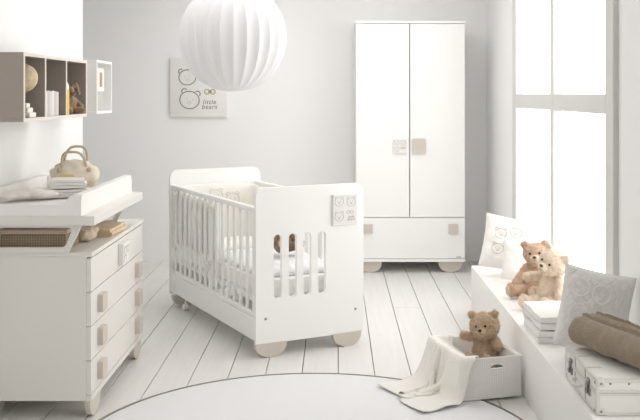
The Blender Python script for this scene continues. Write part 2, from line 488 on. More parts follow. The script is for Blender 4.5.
# mattress, bumper, duvet, pillow
t = thing('cot_mattress', 'white mattress lying on the base inside the cot', 'mattress', cot_w(.345, .76, .318), (0,0,ang))
bm = B(-.275, .275, -.70, .70, 0, .11, bev=.025, seg=4); obj('mattress_body', bm, cotton, t, 60)
bm = bmesh.new(); tube(bm, [(a*.272, b_*.697, .1) for a, b_ in ((-1,-1),(1,-1),(1,1),(-1,1))], .004, 6, True); obj('piping', bm, bumperM, t)

def padded_strip(path, z0, ztop, th, seg=.02, seed=0, puff=6):
    """padded upright strip following a 2-D path; ztop(s) gives its top"""
    pts = []
    for a, b_ in zip(path, path[1:]):
        a, b_ = Vector(a), Vector(b_); n = max(1, int((b_-a).length/seg))
        pts += [a.lerp(b_, i/n) for i in range(n)]
    pts.append(Vector(path[-1]))
    N = len(pts); M = 14
    bm = bmesh.new(); A = []
    for i, p in enumerate(pts):
        q = pts[min(i+1, N-1)] - pts[max(i-1, 0)]; q.normalize(); nrm = Vector((-q.y, q.x))
        zt = ztop(i/(N-1)); ring = []
        for k in range(2*M):
            a = 2*PI*k/(2*M)
            ce, se = math.cos(a), math.sin(a)
            h = (zt-z0)/2
            u = math.copysign(abs(se)**.5, se); w = math.copysign(abs(ce)**.8, ce)
            pf = 1 + .22*math.sin(i/(N-1)*PI*puff*2)*1 + .2*noise.noise(Vector((i*.3, k*.4, seed)))
            e = min(1, min(i, N-1-i)/2 + .35)
            ring.append(bm.verts.new((p.x + nrm.x*w*th/2*pf*e, p.y + nrm.y*w*th/2*pf*e, z0 + h + h*u*(1 if e == 1 else .97))))
        A.append(ring)
    for a, b_ in zip(A, A[1:]):
        for k in range(2*M): bm.faces.new([a[k], a[(k+1) % (2*M)], b_[(k+1) % (2*M)], b_[k]])
    bm.faces.new(A[0]); bm.faces.new(A[-1])
    return bm
t = thing('cot_bumper', 'padded cream cot bumper with bear faces tied inside the cot head end', 'bumper', cot_w(0, 0, 0), (0,0,ang))
x0, x1, y1 = .052, CW-.063, CL-.05
obj('padding', padded_strip([(x0, .70), (x0, y1-.03), (x0+.03, y1), (x1-.03, y1), (x1, y1-.03), (x1, .70)], .435,
    lambda s: .80 + .05*math.exp(-((s-.5)/.16)**4), .03), bumperM, t, 180)
L = []
for cx in (.2, .33, .46): L += bear_face(cx, .73 + .03*(cx == .33), .048)
obj('embroidery', drawing(L, lambda u, v: (u, y1-.024, v), .0022, 5), embM, t)

def pad(w, l, h, nx=28, ny=36, amp=.012, freq=6, seed=1, power=6):
    bm = bmesh.new(); top, bot = [], []
    for j in range(ny+1):
        rt, rb = [], []
        for i in range(nx+1):
            u, v = i/nx*2-1, j/ny*2-1
            e = (max(0, 1-abs(u)**power)*max(0, 1-abs(v)**power))**.5
            n = noise.noise(Vector((u*w*freq, v*l*freq, seed)))*amp + noise.noise(Vector((u*w*freq*2.4, v*l*freq*2.4, seed+3)))*amp*.5
            x_, y_ = u*w/2*(1 + .02*noise.noise(Vector((v*3, seed, 0)))), v*l/2
            rt.append(bm.verts.new((x_, y_, .006 + (h-.006)*e + n*e)))
            rb.append(rt[-1] if (i in (0, nx) or j in (0, ny)) else bm.verts.new((x_, y_, .0)))
        top.append(rt); bot.append(rb)
    for j in range(ny):
        for i in range(nx):
            bm.faces.new([top[j][i], top[j][i+1], top[j+1][i+1], top[j+1][i]])
            try: bm.faces.new([bot[j][i], bot[j+1][i], bot[j+1][i+1], bot[j][i+1]])
            except ValueError: pass
    return bm
o = obj('duvet', pad(.52, .80, .06, amp=.022, freq=8), duvetM, None, 180)
o.location = cot_w(.345, .50, .429); o.rotation_euler = (0,0,ang); tag(o, 'rumpled pale duvet spread over the mattress inside the cot', 'duvet')
o = obj('cot_pillow', pad(.46, .28, .07, amp=.01, freq=5, seed=5, power=4), cotton, None, 180)
o.location = cot_w(.34, 1.20, .429); o.rotation_euler = (0,0,ang); tag(o, 'soft white pillow at the head end inside the cot', 'pillow')

# ------------------------------------------------------------------ soft bears
def tufts(bm, n, ln, wd, seed=0):
    rnd = random.Random(seed); bm.faces.ensure_lookup_table(); bm.normal_update()
    fs = [(f.calc_center_median(), f.normal.copy()) for f in bm.faces]
    for _ in range(n):
        c, nn = rnd.choice(fs)
        d = (nn + Vector((rnd.uniform(-.7,.7), rnd.uniform(-.7,.7), rnd.uniform(-1.0,.3)))).normalized()
        s = d.cross(Vector((rnd.uniform(-1,1), rnd.uniform(-1,1), rnd.uniform(-1,1)))).normalized()*wd
        l_ = ln*rnd.uniform(.6, 1.2)
        b_ = c - nn*ln*.15
        bm.faces.new([bm.verts.new(b_-s), bm.verts.new(b_+s), bm.verts.new(b_+d*l_)])
    return bm

def teddy(name, label, loc, rotz, H, fur, muz, nose=noseM, headturn=0, headtilt=0, lean=0, arms=None, legs=None, group=None, headr=.215, snout=1.0, roll=0, hx=0, shag=False):
    t = thing(name, label, 'teddy bear', loc, (lean, roll, rotz), group)
    arms = arms or [((.17,-.02,.47), (.30,-.18,.24)), ((-.17,-.02,.47), (-.30,-.18,.24))]
    legs = legs or [((.12,-.10,.11), (.24,-.44,.10)), ((-.12,-.10,.11), (-.24,-.44,.10))]
    S = lambda p: Vector(p)*H
    bm = bmesh.new()
    ball(bm, S((0, 0, .28)), S((.215,.185,.275))); ball(bm, S((0, -.03, .22)), S((.22,.20,.20)))
    HC = Vector((hx, -.04, .72)); R = Matrix.Rotation(headturn, 3, 'Z') @ Matrix.Rotation(headtilt, 3, 'Y')
    hp = lambda p: S(HC + R @ Vector(p))
    ball(bm, hp((0,0,0)), S((headr*1.03, headr*.93, headr*.9)), rot=R)
    ball(bm, hp((0,-.09,-.07)), S((headr*.78, headr*.7, headr*.6)), rot=R)
    for s in (-1, 1):
        ball(bm, hp((s*headr*.82, .01, headr*.78)), S((.078,.045,.078)), 2, rot=R)
    for a, b_ in arms:
        capsule(bm, S(a), S(b_), .075*H, .082*H)
    feet = []
    for a, b_ in legs:
        capsule(bm, S(a), S(b_), .105*H, .095*H)
        d_ = (Vector(b_)-Vector(a)).normalized()
        fc = Vector(b_) + d_*.03 + Vector((0,0,.035))
        ball(bm, S(fc), S((.10,.075,.125)), 2, rot=Matrix.Rotation(math.atan2(d_.x, -d_.y), 3, 'Z'))
        feet.append((fc, d_))
    hb = blob_mesh(bm, H/52, H*.014, 70/H*.3)
    me_n = tufts(hb, 9000 if shag else 5000, H*(.042 if shag else .028), H*.004, 3)
    obj('body', me_n, fur, t, 180, noflip=True)
    bm = ball(bmesh.new(), hp((0, -headr*.86, -.055)), S((.092*snout, .085*snout, .072*snout)), rot=R)
    obj('muzzle', soft_noise(bm, H*.006, 80), muz, t, 180)
    obj('nose', ball(bmesh.new(), hp((0, -headr*.86-.078*snout, -.02)), S((.034,.022,.026)), 2, rot=R), nose, t, 180)
    bm = tube(bmesh.new(), [hp((-.03, -headr*.86-.066*snout, -.085)), hp((0, -headr*.86-.083*snout, -.068)), hp((.03, -headr*.86-.066*snout, -.085))], H*.006, 6)
    obj('mouth', bm, nose, t)
    for s in (-1, 1):
        obj('eye', ball(bmesh.new(), hp((s*.082, -headr*.86, .035)), S((.021,.016,.021)), 2, rot=R), blackM, t, 180)
    for fc, d_ in feet:
        bm = ball(bmesh.new(), S(fc + Vector((d_.x, d_.y, 0))*.062), S((.062,.018,.085)), 2, rot=Matrix.Rotation(math.atan2(d_.x, -d_.y), 3, 'Z'))
        obj('foot_pad', bm, muz, t, 180)
    return t

BT = .322
teddy('teddy_bear', 'brown-pink teddy bear sitting on the bench behind the cream bear, by the pillow', (1.175, 5.42, BT+.002), math.radians(-30), .335, furB, muzB,
      headturn=math.radians(12), headtilt=math.radians(-6),
      arms=[((.17,-.02,.47), (.24,-.22,.36)), ((-.17,-.02,.47), (-.30,-.22,.20))],
      legs=[((.12,-.10,.11), (.10,-.46,.10)), ((-.12,-.10,.11), (-.30,-.42,.10))])
teddy('teddy_bear', 'cream teddy bear sitting on the bench in front of the brown bear, beside folded towels', (1.19, 5.115, BT+.002), math.radians(-50), .345, furC, muzC,
      headturn=math.radians(-4), headtilt=math.radians(24), hx=.07, headr=.23,
      arms=[((.17,-.02,.47), (.31,-.20,.22)), ((-.17,-.02,.48), (-.33,-.20,.46))],
      legs=[((.12,-.10,.11), (.22,-.42,.10)), ((-.12,-.10,.11), (-.16,-.46,.10))])
teddy('teddy_bear', 'brown teddy bear lying in the cot, glimpsed through the end panel slots', cot_w(.37, .43, .503), ang, .27, furD, muzB, headturn=.3, lean=-.35, headr=.26)

# ------------------------------------------------------------------ ribbed pendant lamp
t = thing('pendant_lamp', 'large round white pleated paper pendant lamp hanging over the cot', 'lamp', (-.658, 6.0, 1.861))
bm = bmesh.new(); n, rib = 26*8, 26; R = .335; rows = []
for j in range(41):
    ph = .10 + (PI-.20)*j/40
    ring = []
    for k in range(n):
        th = 2*PI*k/n
        q = abs(math.sin(th*rib/2))
        r = R*(math.sin(ph)**.88)*(1.03 - .055*q*math.sin(ph))
        ring.append(bm.verts.new((r*math.cos(th), r*math.sin(th), -.342*math.cos(ph))))
    rows.append(ring)
for a, b_ in zip(rows, rows[1:]):
    for k in range(n): bm.faces.new([a[k], a[(k+1) % n], b_[(k+1) % n], b_[k]])
obj('lamp_shade', bm, paperM, t, 12)
bm = bmesh.new(); tube(bm, [(.04*math.cos(a), .04*math.sin(a), -.340) for a in [2*PI*i/24 for i in range(24)]], .005, 6, True); obj('ring', bm, cordM, t); bm = bmesh.new()
tube(bm, [(.04*math.cos(a), .04*math.sin(a), .340) for a in [2*PI*i/24 for i in range(24)]], .005, 6, True); obj('ring', bm, cordM, t)
obj('bulb', lathe(bmesh.new(), [(.012, .11), (.014, .08), (.03, .04), (.032, .01), (.022, -.02), (.002, -.028)], 16), capM, t, 60)
obj('socket', lathe(bmesh.new(), [(.018, .10), (.022, .11), (.022, .16), (.004, .175)], 16), capM, t)
obj('cord', tube(bmesh.new(), [(0,0,.17), (0,0,ZC-1.861-.02)], .004, 8), cordM, t)
obj('ceiling_rose', lathe(bmesh.new(), [(.05, ZC-1.861), (.05, ZC-1.861-.01), (.02, ZC-1.861-.03), (.004, ZC-1.861-.032)], 20), capM, t)

# ------------------------------------------------------------------ canvas picture on back wall
cx0, cx1, cz0, cz1 = -1.476, -.966, 1.294, 1.822
def pic(px, py): return ((px-335)*8.32/930, 1.5-(py-94)*8.32/930)
t = thing('canvas_picture', 'square white canvas with drawn bear faces on the back wall behind the lamp', 'picture', (0, 0, 0))
obj('canvas', B(cx0, cx1, 8.318, YB, cz0, cz1, bev=.004, seg=2), canvasM, t)
L = []
for (px, py, pr, ti) in ((187.4, 77.4, 8, .1), (189.5, 100, 9.2, -.2), (211, 75, 8, -.1)):
    c = pic(px, py); L += bear_face(c[0], c[1], pr*8.32/930, ti, True, False)
obj('bear_drawing', drawing(L, lambda u, v: (u, 8.3175, v), .0042, 5), inkM, t)
L = []
for (px, py, pr, ti) in ((187.4, 77.4, 8, .1), (189.5, 100, 9.2, -.2), (211, 75, 8, -.1)):
    c = pic(px, py); L += bear_face(c[0], c[1], pr*8.32/930, ti, False, True)[1:]
obj('face_drawing', drawing(L, lambda u, v: (u, 8.3175, v), .0012, 5), inkLM, t)
c = pic(210, 91.7)
L = [([(c[0] + s_*(.026 + .022*math.cos(a)), c[1] + .022*math.sin(a)) for a in [2*PI*i/12 for i in range(12)]], True) for s_ in (-1, 1)]
L.append(([(c[0] + .012*math.cos(a), c[1] + .012*math.sin(a)) for a in [2*PI*i/8 for i in range(8)]], True))
obj('bow_drawing', drawing(L, lambda u, v: (u, 8.3175, v), .0045, 5), bowM, t)
c = pic(209.3, 104.5)
lettering('little\nbears', .058, inkM, t, Matrix.Translation((c[0], 8.3175, c[1])) @ Matrix.Rotation(PI/2, 4, 'X'))

# ------------------------------------------------------------------ dresser
DX0, DX1, DY0, DY1 = -1.64, -1.12, 4.27, 5.41
t = thing('dresser', 'white chest of four drawers with square taupe handles by the left wall', 'chest of drawers', (DX0, DY0, 0))
w, l = DX1-DX0, DY1-DY0
bm = bmesh.new()
box(bm, 0, w-.022, 0, .02, .09, .752, .001); box(bm, 0, w-.022, l-.02, l, .09, .752, .001)
box(bm, 0, .012, .02, l-.02, .09, .752, 0); box(bm, .012, w-.022, .02, l-.02, .09, .108, 0)
obj('body', bm, woodM, t)
obj('top_panel', B(0, w+.006, -.006, l+.006, .752, .772, bev=.002), woodM, t)
obj('plinth', B(w-.021, w+.003, -.001, l+.001, .09, .115, bev=.001), woodM, t)
dz = (.748-.118)/4
for i in range(4):
    z0 = .118 + i*dz
    d_ = obj('drawer', B(w-.022, w, .002, l-.002, z0, z0+dz-.004, bev=.0015), woodM, t)
    if i < 3:
        for yc in (.16, l-.16):
            hm = prism(bmesh.new(), [rrect(yc-.045, yc+.045, z0+dz/2-.042, z0+dz/2+.042, .01, 4)], lambda u, v, q: (q, u, v), w, w+.026)
            obj('handle', hm, taupeM, d_)
    else:
        h = obj('plaque', B(w, w+.03, .53, .66, z0+dz/2-.056, z0+dz/2+.056, bev=.003), canvasM, d_)
        L = []
        for a, c_ in ((.565, .018), (.625, .018), (.565, -.028)): L += bear_face(a, z0+dz/2+c_, .02, face=False)
        h['label'] = 'square white plaque handle'
        obj('bear_drawing', drawing(L, lambda u, v: (w+.0305, u, v), .0011, 4), inkLM, d_)
for y0 in (.0, l-.21):
    for x0 in (.04, w-.030):
        P = foot_profile(.19, .09)
        obj('foot', prism(bmesh.new(), [[(y0+p[0], p[1]) for p in P]], lambda u, v, q: (q, u, v), x0, x0+.026), taupeM, t)

# ------------------------------------------------------------------ changing tray on the dresser
TX0, TX1, TY0, TY1 = -1.65, -1.086, 4.20, 5.25
t = thing('changing_tray', 'white baby changing tray with raised rim standing on the dresser top', 'changing table', (0,0,0))
obj('board', B(TX0, TX1, TY0, TY1, .905, .949, bev=.003), woodM, t)
for y0 in (TY0+.055, TY1-.075):
    P = [(TX0+.02, .7725), (-1.222, .7725), (-1.158, .904), (TX0+.02, .904)]
    Hh = rrect(TX0+.05, -1.235, .797, .888, .02, 5, (1,1,1,1)); Hh = [(a + (.035*(b_-.797)/.09 if a > -1.4 else 0), b_) for a, b_ in Hh]
    obj('support_panel', prism(bmesh.new(), [P, list(reversed(Hh))], lambda u, v, q: (u, q, v), y0, y0+.02), woodM, t)
for (x0, x1) in ((TX0+.002, TX0+.037), (-1.182, -1.147)):
    prof = [(TY0+.004, .949), (TY0+.004, 1.02), (TY0+.02, 1.044), (TY1-.03, 1.046), (TY1-.006, 1.02), (TY1-.006, .949)]
    bm = prism(bmesh.new(), [prof], lambda u, v, q: (q, u, v), x0, x1)
    bmesh.ops.bevel(bm, geom=[e for e in bm.edges if e.calc_face_angle(0) > .3], offset=.004, segments=2, affect='EDGES')
    obj('side_rim', bm, matM, t)
for y0 in (TY0+.004, TY1-.034):
    a, b_ = TX0+.037, -1.182
    prof = [(a, .949), (b_, .949), (b_, 1.044), (b_-.018, 1.036), (b_-.04, 1.003), (b_-.06, 1.0), (a+.06, 1.0), (a+.04, 1.003), (a+.018, 1.036), (a, 1.044)]
    obj('end_rim', prism(bmesh.new(), [prof], lambda u, v, q: (u, q, v), y0, y0+.028), matM, t)
bm = pad(.42, .96, .04, amp=.004, freq=4, power=8)
o = obj('changing_mat', bm, matM, None, 180); o.location = ((TX0+.037-1.182)/2, (TY0+TY1)/2, .951)
tag(o, 'thin white padded mat lying inside the changing tray', 'changing mat')

def folded(w, l, layers, th, seed=0, wob=.004, wy=10):
    """towel folded back and forth: serpentine profile in x-z, run along y"""
    gap = th*1.12; prof = []
    mid = []
    for k in range(layers):
        z = th/2 + k*gap
        a, b_ = (-w/2+gap/2, w/2-gap/2) if k % 2 == 0 else (w/2-gap/2, -w/2+gap/2)
        n = 10
        for i in range(n+1): mid.append(Vector((a + (b_-a)*i/n, z)))
        if k < layers-1:
            s = 1 if k % 2 == 0 else -1
            for i in range(1, 5):
                an = -PI/2 + PI*i/5
                mid.append(Vector((b_ + s*gap/2*math.cos(an)*1.0, z + gap/2 + gap/2*math.sin(an))))
    L_, R_ = [], []
    for i, p in enumerate(mid):
        d_ = mid[min(i+1, len(mid)-1)] - mid[max(i-1, 0)]; d_.normalize(); n_ = Vector((-d_.y, d_.x))*th*.49
        L_.append(p+n_); R_.append(p-n_)
    loop = L_ + list(reversed(R_)); N = len(loop)
    bm = bmesh.new(); rings = []
    for j in range(wy+1):
        y = -l/2 + l*j/wy
        rings.append([bm.verts.new((p.x + wob*noise.noise(Vector((p.x*9, y*9, seed+p.y*20)))*1.4, y + wob*noise.noise(Vector((p.x*7, p.y*60, seed)))*(1 if j in (0, wy) else 0),
                     max(0, p.y + wob*.8*noise.noise(Vector((p.x*8, y*8, seed)))*min(1, p.y/th*.5)))) for p in loop])
    for a, b_ in zip(rings, rings[1:]):
        for k in range(N): bm.faces.new([a[k], a[(k+1) % N], b_[(k+1) % N], b_[k]])
    for ring in (rings[0], rings[-1]):
        M = len(mid)
        for i in range(M-1): bm.faces.new([ring[i], ring[i+1], ring[N-2-i], ring[N-1-i]])
    return bm

def towel(name, label, cat, w, l, layers, th, m, loc, rz=0, seed=0, group=None, wob=.004):
    o = obj(name, folded(w, l, layers, th, seed, wob), m, None, 70)
    o.location = loc; o.rotation_euler = (0,0,rz)
    return tag(o, label, cat, group)
# things on the changing mat
MT = .993
bm = blob = bmesh.new()
for (a, b_, c_, r) in ((-.05,0,.018,(.09,.07,.022)), (.03,.03,.02,(.08,.06,.024)), (.06,-.03,.016,(.07,.05,.02)), (-.1,-.03,.014,(.05,.05,.018)), (0,-.02,.03,(.06,.04,.02))):
    ball(bm, (a, b_, c_+.004), r)
b2 = blob_mesh(bm, .006, .004, 30)
zmin = min(v.co.z for v in b2.verts)
for v in b2.verts: v.co.z -= zmin
o = obj('baby_blanket', b2, knit, None, 180); o.location = (-1.46, 4.46, MT+.003); o.rotation_euler = (0,0,.4)
tag(o, 'crumpled white baby cloth on the changing mat left of the folded towels', 'cloth')
towel('folded_towel', 'thick white towel folded on the changing mat, lower one in front of the bag', 'towel', .19, .16, 3, .012, terry, (-1.318, 4.60, MT+.003), .35, 3, 'white towels on the changing mat')
towel('folded_towel', 'white towel on top of the lower towel in front of the beige bag', 'towel', .17, .15, 3, .013, terry, (-1.320, 4.60, MT+.047), .25, 9, 'white towels on the changing mat')
# bag
t = thing('baby_bag', 'small beige fabric bag with two loop handles standing on the changing mat', 'bag', (-1.36, 4.86, MT+.004), (0,0,math.radians(12)))
bm = ball(bmesh.new(), (0,0,.078), (.125,.065,.084), 4)
for v in bm.verts:
    v.co.z = max(0, v.co.z)
    if v.co.z < .03: v.co.x *= 1.0 - .0*v.co.z
    k = v.co.z/.15
    v.co.y *= 1 - .5*max(0, k-.5)
soft_noise(bm, .016, 24); 
for v in bm.verts: v.co.z = max(0, v.co.z)
obj('bag_body', bm, linenM, t, 180)
for s in (-1, 1):
    bm = tube(bmesh.new(), [(.06*math.copysign(abs(math.cos(a))**.6, math.cos(a)) + .012*math.sin(a)*s, s*.028 + s*.012*math.sin(a), .115 + (.10+.012*s)*math.sin(a)**.8) for a in [PI*i/16 for i in range(17)]], .007, 8)
    obj('handle', bm, bagTrim, t, 60)
obj('zip_trim', tube(bmesh.new(), [(x_, 0, .075+.08*math.sqrt(max(0,1-(x_/.127)**2))) for x_ in [-.1+.2*i/14 for i in range(15)]], .005, 6), bagTrim, t, 60)
for s in (-1, 1):
    bm = ball(bmesh.new(), (s*.075, -.048, .11), (.013,.012,.013), 2); obj('ring_tab', bm, bagTrim, t, 60)
P = rrect(-.075, .0, .03, .09, .014, 4)
bm = prism(bmesh.new(), [P], lambda u, v, q: (u, q, v), -.066, -.05); o = obj('pocket', bm, yellowM, t); o['label'] = 'pale yellow pocket patch'
# under the tray
DT = .7725
t = thing('wicker_box', 'brown woven wicker box on the dresser top under the changing tray', 'basket', (-1.40, 4.42, DT+.001))
obj('box_body', B(-.155, .155, -.11, .11, 0, .075, bev=.008, seg=2), wickerM, t)
o = obj('lid', B(-.160, .160, -.115, .115, .0755, .098, bev=.007, seg=2), wickerE, t); o['label'] = 'paler woven lid'
b2 = blob_mesh(ball(ball(ball(bmesh.new(), (0,0,.035), (.05,.06,.034)), (.02,.02,.055), (.035,.04,.02)), (-.02,-.02,.05), (.03,.03,.02)), .005, .005, 40)
zmin = min(v.co.z for v in b2.verts)
for v in b2.verts: v.co.z -= zmin
o = obj('patterned_cloth', b2, patM, None, 180); o.location = (-1.225, 4.585, DT+.001)
tag(o, 'rolled cream and rust patterned cloth on the dresser beside the honey towel', 'cloth')
towel('folded_cloth', 'honey beige folded cloth on the dresser top near the drawer front', 'towel', .13, .26, 3, .012, honeyM, (-1.195, 4.86, DT+.001), -.05, 4)

# ------------------------------------------------------------------ wall shelf
SY = (4.037, 4.334, 4.672, 5.063); SX0, SX1, SZ0, SZ1 = -1.658, -1.35, 1.378, 1.682; th = .016
t = thing('wall_shelf', 'taupe three-compartment wall shelf holding globe, books and plush rabbit', 'shelf', (0,0,0))
e = .004
obj('top_panel', B(SX0, SX1-e, SY[0], SY[3], SZ1-th, SZ1, bev=.001), shelfM, t)
obj('bottom_panel', B(SX0, SX1-e, SY[0], SY[3], SZ0, SZ0+th, bev=.001), shelfM, t)
for i in range(4):
    y0 = SY[i] if i < 3 else SY[3]-th
    obj('side_panel' if i in (0, 3) else 'divider', B(SX0, SX1-e, y0, y0+th, SZ0+th, SZ1-th, bev=0), shelfM, t)
obj('back_panel', B(SX0, SX0+.008, SY[0]+th, SY[3]-th, SZ0+th, SZ1-th, bev=0), shelfM, t)
bm = bmesh.new()
box(bm, SX1-e, SX1, SY[0], SY[3], SZ1-th, SZ1, .001); box(bm, SX1-e, SX1, SY[0], SY[3], SZ0, SZ0+th, .001)
for i in range(4):
    y0 = SY[i] if i < 3 else SY[3]-th
    box(bm, SX1-e, SX1, y0, y0+th, SZ0+th, SZ1-th, .001)
o = obj('edge_band', bm, edgeM, t); o['label'] = 'pale front edge band'
SB = SZ0+th+.0005
t = thing('globe', 'small antique globe on a white stepped base in the first shelf compartment', 'globe', (-1.405, 4.19, SB))
obj('sphere', ball(bmesh.new(), (0,0,.178), (.064,.064,.064), 4), globeM, t, 180)
bm = tube(bmesh.new(), [(0, .070*math.cos(a), .178 + .070*math.sin(a)) for a in [-PI/2 + PI*i/16 for i in range(17)]], .003, 6); obj('meridian_arm', bm, brassM, t)
obj('stem', tube(bmesh.new(), [(0,0,.062), (0,0,.112)], .006, 8), brassM, t)
bm = B(-.045,.045,-.045,.045,0,.022,bev=.003); box(bm, -.034,.034,-.034,.034,.022,.044,.003); box(bm, -.024,.024,-.024,.024,.044,.064,.003)
obj('base', bm, capM, t)
y = 4.378; HB = (.118, .122, .117, .121, .119, .116)
words = ('first', 'second', 'third', 'fourth', 'fifth', 'last')
for i in range(6):
    tk = .036; 
    col_ = ('white', 'grey', 'pale grey')[i % 3]
    t = thing('book', '%s %s book counted from the globe side in the shelf row' % (words[i], col_), 'book', (-1.365, y, SB), (0,0,0), 'books in the middle shelf compartment')
    bm = bmesh.new(); box(bm, -.10, 0, .0, .003, 0, HB[i], 0); box(bm, -.10, 0, tk-.004, tk-.001, 0, HB[i], 0); box(bm, -.003, 0, .003, tk-.004, 0, HB[i], 0)
    obj('cover', bm, bookM[i % 3], t)
    obj('pages', B(-.097, -.004, .0035, tk-.0045, .003, HB[i]-.004, bev=0), pageM, t)
    y += tk
t = thing('bottle', 'yellow and white bottle beside the plush rabbit in the third shelf compartment', 'bottle', (-1.380, 4.728, SB))
obj('bottle_body', lathe(bmesh.new(), [(.001, 0), (.026, 0), (.028, .004), (.028, .125), (.001, .126)], 24), bottleM, t)
obj('cap', lathe(bmesh.new(), [(.001, .1262), (.027, .1265), (.026, .15), (.018, .166), (.012, .182), (.001, .183)], 24), capM, t)
# plush rabbit
t = thing('plush_rabbit', 'brown plush rabbit with long ears slumped in the third shelf compartment', 'soft toy', (-1.415, 4.93, SB), (0,0,math.radians(60)))
bm = bmesh.new()
ball(bm, (0,0,.055), (.045,.04,.054)); ball(bm, (-.005,-.01,.115), (.033,.032,.031)); ball(bm, (-.005,-.035,.108), (.018,.018,.015))
capsule(bm, (-.018,0,.135), (-.035,.0,.20), .010, .013); capsule(bm, (.012,0,.135), (.048,-.005,.155), .010, .013); capsule(bm, (.048,-.005,.155), (.066,-.01,.11), .013, .012)
capsule(bm, (-.03,-.01,.08), (-.05,-.045,.04), .014, .014); capsule(bm, (.03,-.01,.08), (.055,-.04,.04), .014, .014)
capsule(bm, (-.02,-.03,.02), (-.045,-.06,.018), .018, .017); capsule(bm, (.02,-.03,.02), (.045,-.06,.018), .018, .017)
obj('body', blob_mesh(bm, .0045, .003, 60), furD, t, 180)
for s in (-1, 1): obj('eye', ball(bmesh.new(), (-.005+s*.016, -.038, .122), (.004,.004,.004), 2), blackM, t)
obj('nose', ball(bmesh.new(), (-.005, -.053, .112), (.005,.004,.004), 2), noseM, t)

# white cube shelf
y0, y1, z0, z1, th = 5.27, 5.63, 1.387, 1.693, .014
t = thing('cube_shelf', 'white open cube shelf on the wall beyond the taupe shelf', 'shelf', (0,0,0))
obj('top_panel', B(SX0, SX1, y0, y1, z1-th, z1, bev=.001), whiteM, t); obj('bottom_panel', B(SX0, SX1, y0, y1, z0, z0+th, bev=.001), whiteM, t)
obj('side_panel', B(SX0, SX1, y0, y0+th, z0+th, z1-th, bev=0), whiteM, t); obj('side_panel', B(SX0, SX1, y1-th, y1, z0+th, z1-th, bev=0), whiteM, t)
obj('back_panel', B(SX0, SX0+.008, y0+th, y1-th, z0+th, z1-th, bev=0), whiteM, t)
t = thing('photo_stand', 'small white framed photo on a wire stand inside the white cube shelf', 'picture frame', (-1.385, 5.485, z0+th+.0005))
obj('frame', prism(bmesh.new(), [[(-.075,.115), (.075,.115), (.075,.25), (-.075,.25)], [(-.032,.245-.02), (.032,.245-.02), (.032,.14), (-.032,.14)]], lambda u, v, q: (q, u, v), -.005, .005), capM, t)
obj('photo', B(-.004, .001, -.032, .032, .14, .225, bev=0), photoM, t)
bm = bmesh.new()
for s in (-1, 1): tube(bm, [(0, s*.035, .116), (.0, s*.03, .01), (.015, s*.03, .002)], .002, 6)
for s in (-1, 1): tube(bm, [(0, s*.02, .116), (-.03, s*.02, .002)], .002, 6)
obj('wire_stand', bm, capM, t)

# ------------------------------------------------------------------ pillows on the bench
def cushion(w, h, t_, n=36, seed=0, quilt=0, amp=.006):
    bm = bmesh.new(); F, K = [], []
    def surf(u, v):
        e = (max(0, 1-u**4)*max(0, 1-v**4))**.55
        pin = 1 - .05*(1-abs(u))*(abs(v)**3) 
        x_ = u*w/2*(1 - .055*(1-v*v)*1.0*abs(u)); z_ = h/2 + v*h/2*(1 - .055*(1-u*u)*abs(v))
        a = amp*noise.noise(Vector((u*3, v*3, seed))) + amp*.5*noise.noise(Vector((u*8, v*8, seed)))
        q = 0
        if quilt: q = -quilt*(abs(math.cos((u+v)*11)) < .18 or abs(math.cos((u-v)*11)) < .18)
        return x_, z_, e*t_/2 + e*a + (q if e > .2 else 0)
    for j in range(n+1):
        f_, k_ = [], []
        for i in range(n+1):
            u, v = i/n*2-1, j/n*2-1
            x_, z_, d_ = surf(u, v)
            edge = i in (0, n) or j in (0, n)
            f_.append(bm.verts.new((x_, 0 if edge else -d_, z_)))
            k_.append(f_[-1] if edge else bm.verts.new((x_, d_, z_)))
        F.append(f_); K.append(k_)
    for j in range(n):
        for i in range(n):
            bm.faces.new([F[j][i], F[j][i+1], F[j+1][i+1], F[j+1][i]])
            bm.faces.new([K[j][i], K[j+1][i], K[j+1][i+1], K[j][i+1]])
    return bm, surf
def pillow(name, label, w, h, t_, loc, rot, m, emb=None, seed=0, quilt=0, er=.0028, em=None):
    t = thing(name, label, 'pillow', loc, rot)
    bm, surf = cushion(w, h, t_, seed=seed, quilt=quilt, n=72 if quilt else 36)
    obj('pillow_body', bm, m, t, 180)
    pts = [(u, -1) for u in np.linspace(-1, 1, 12)] + [(1, v) for v in np.linspace(-1, 1, 12)] + [(u, 1) for u in np.linspace(1, -1, 12)] + [(-1, v) for v in np.linspace(1, -1, 12)]
    pp = []
    for u, v in pts:
        x_, z_, _ = surf(u, v)
        if not pp or (Vector((x_, 0, z_))-Vector(pp[-1])).length > 1e-4: pp.append((x_, 0, z_))
    obj('piping', tube(bmesh.new(), pp[:-1], .0035, 6, True), m, t, 60)
    if emb:
        def g(u, v):
            x_, z_, d_ = surf(u, v); return (x_, -d_-.001, z_)
        obj('embroidery', drawing(emb, g, er, 5), em or embM, t)
    return t
E4 = []
for (a, b_, r, k) in ((-.42, .30, .2, .1), (.12, .42, .2, -.2), (-.45, -.28, .2, 0), (.1, -.2, .2, .15)): E4 += bear_face(a, b_, r, k)
pillow('embroidered_pillow', 'white square pillow with four embroidered bear faces at the far bench end', .36, .35, .11, (1.155, 6.0, BT+.006), (math.radians(-17), math.radians(10), math.radians(-8)), cotton, E4, 1)
pillow('plain_pillow', 'plain white pillow standing right behind the two sitting bears', .29, .26, .10, (1.225, 5.76, BT+.004), (math.radians(-22), math.radians(5), math.radians(-10)), cotton, None, 5)
E5 = []
for (a, b_, r, k) in ((-.5, .5, .23, .2), (.1, .42, .24, -.1), (-.45, -.15, .25, .1), (.15, -.35, .22, 0)): E5 += bear_face(a, b_, r, k, True, False)
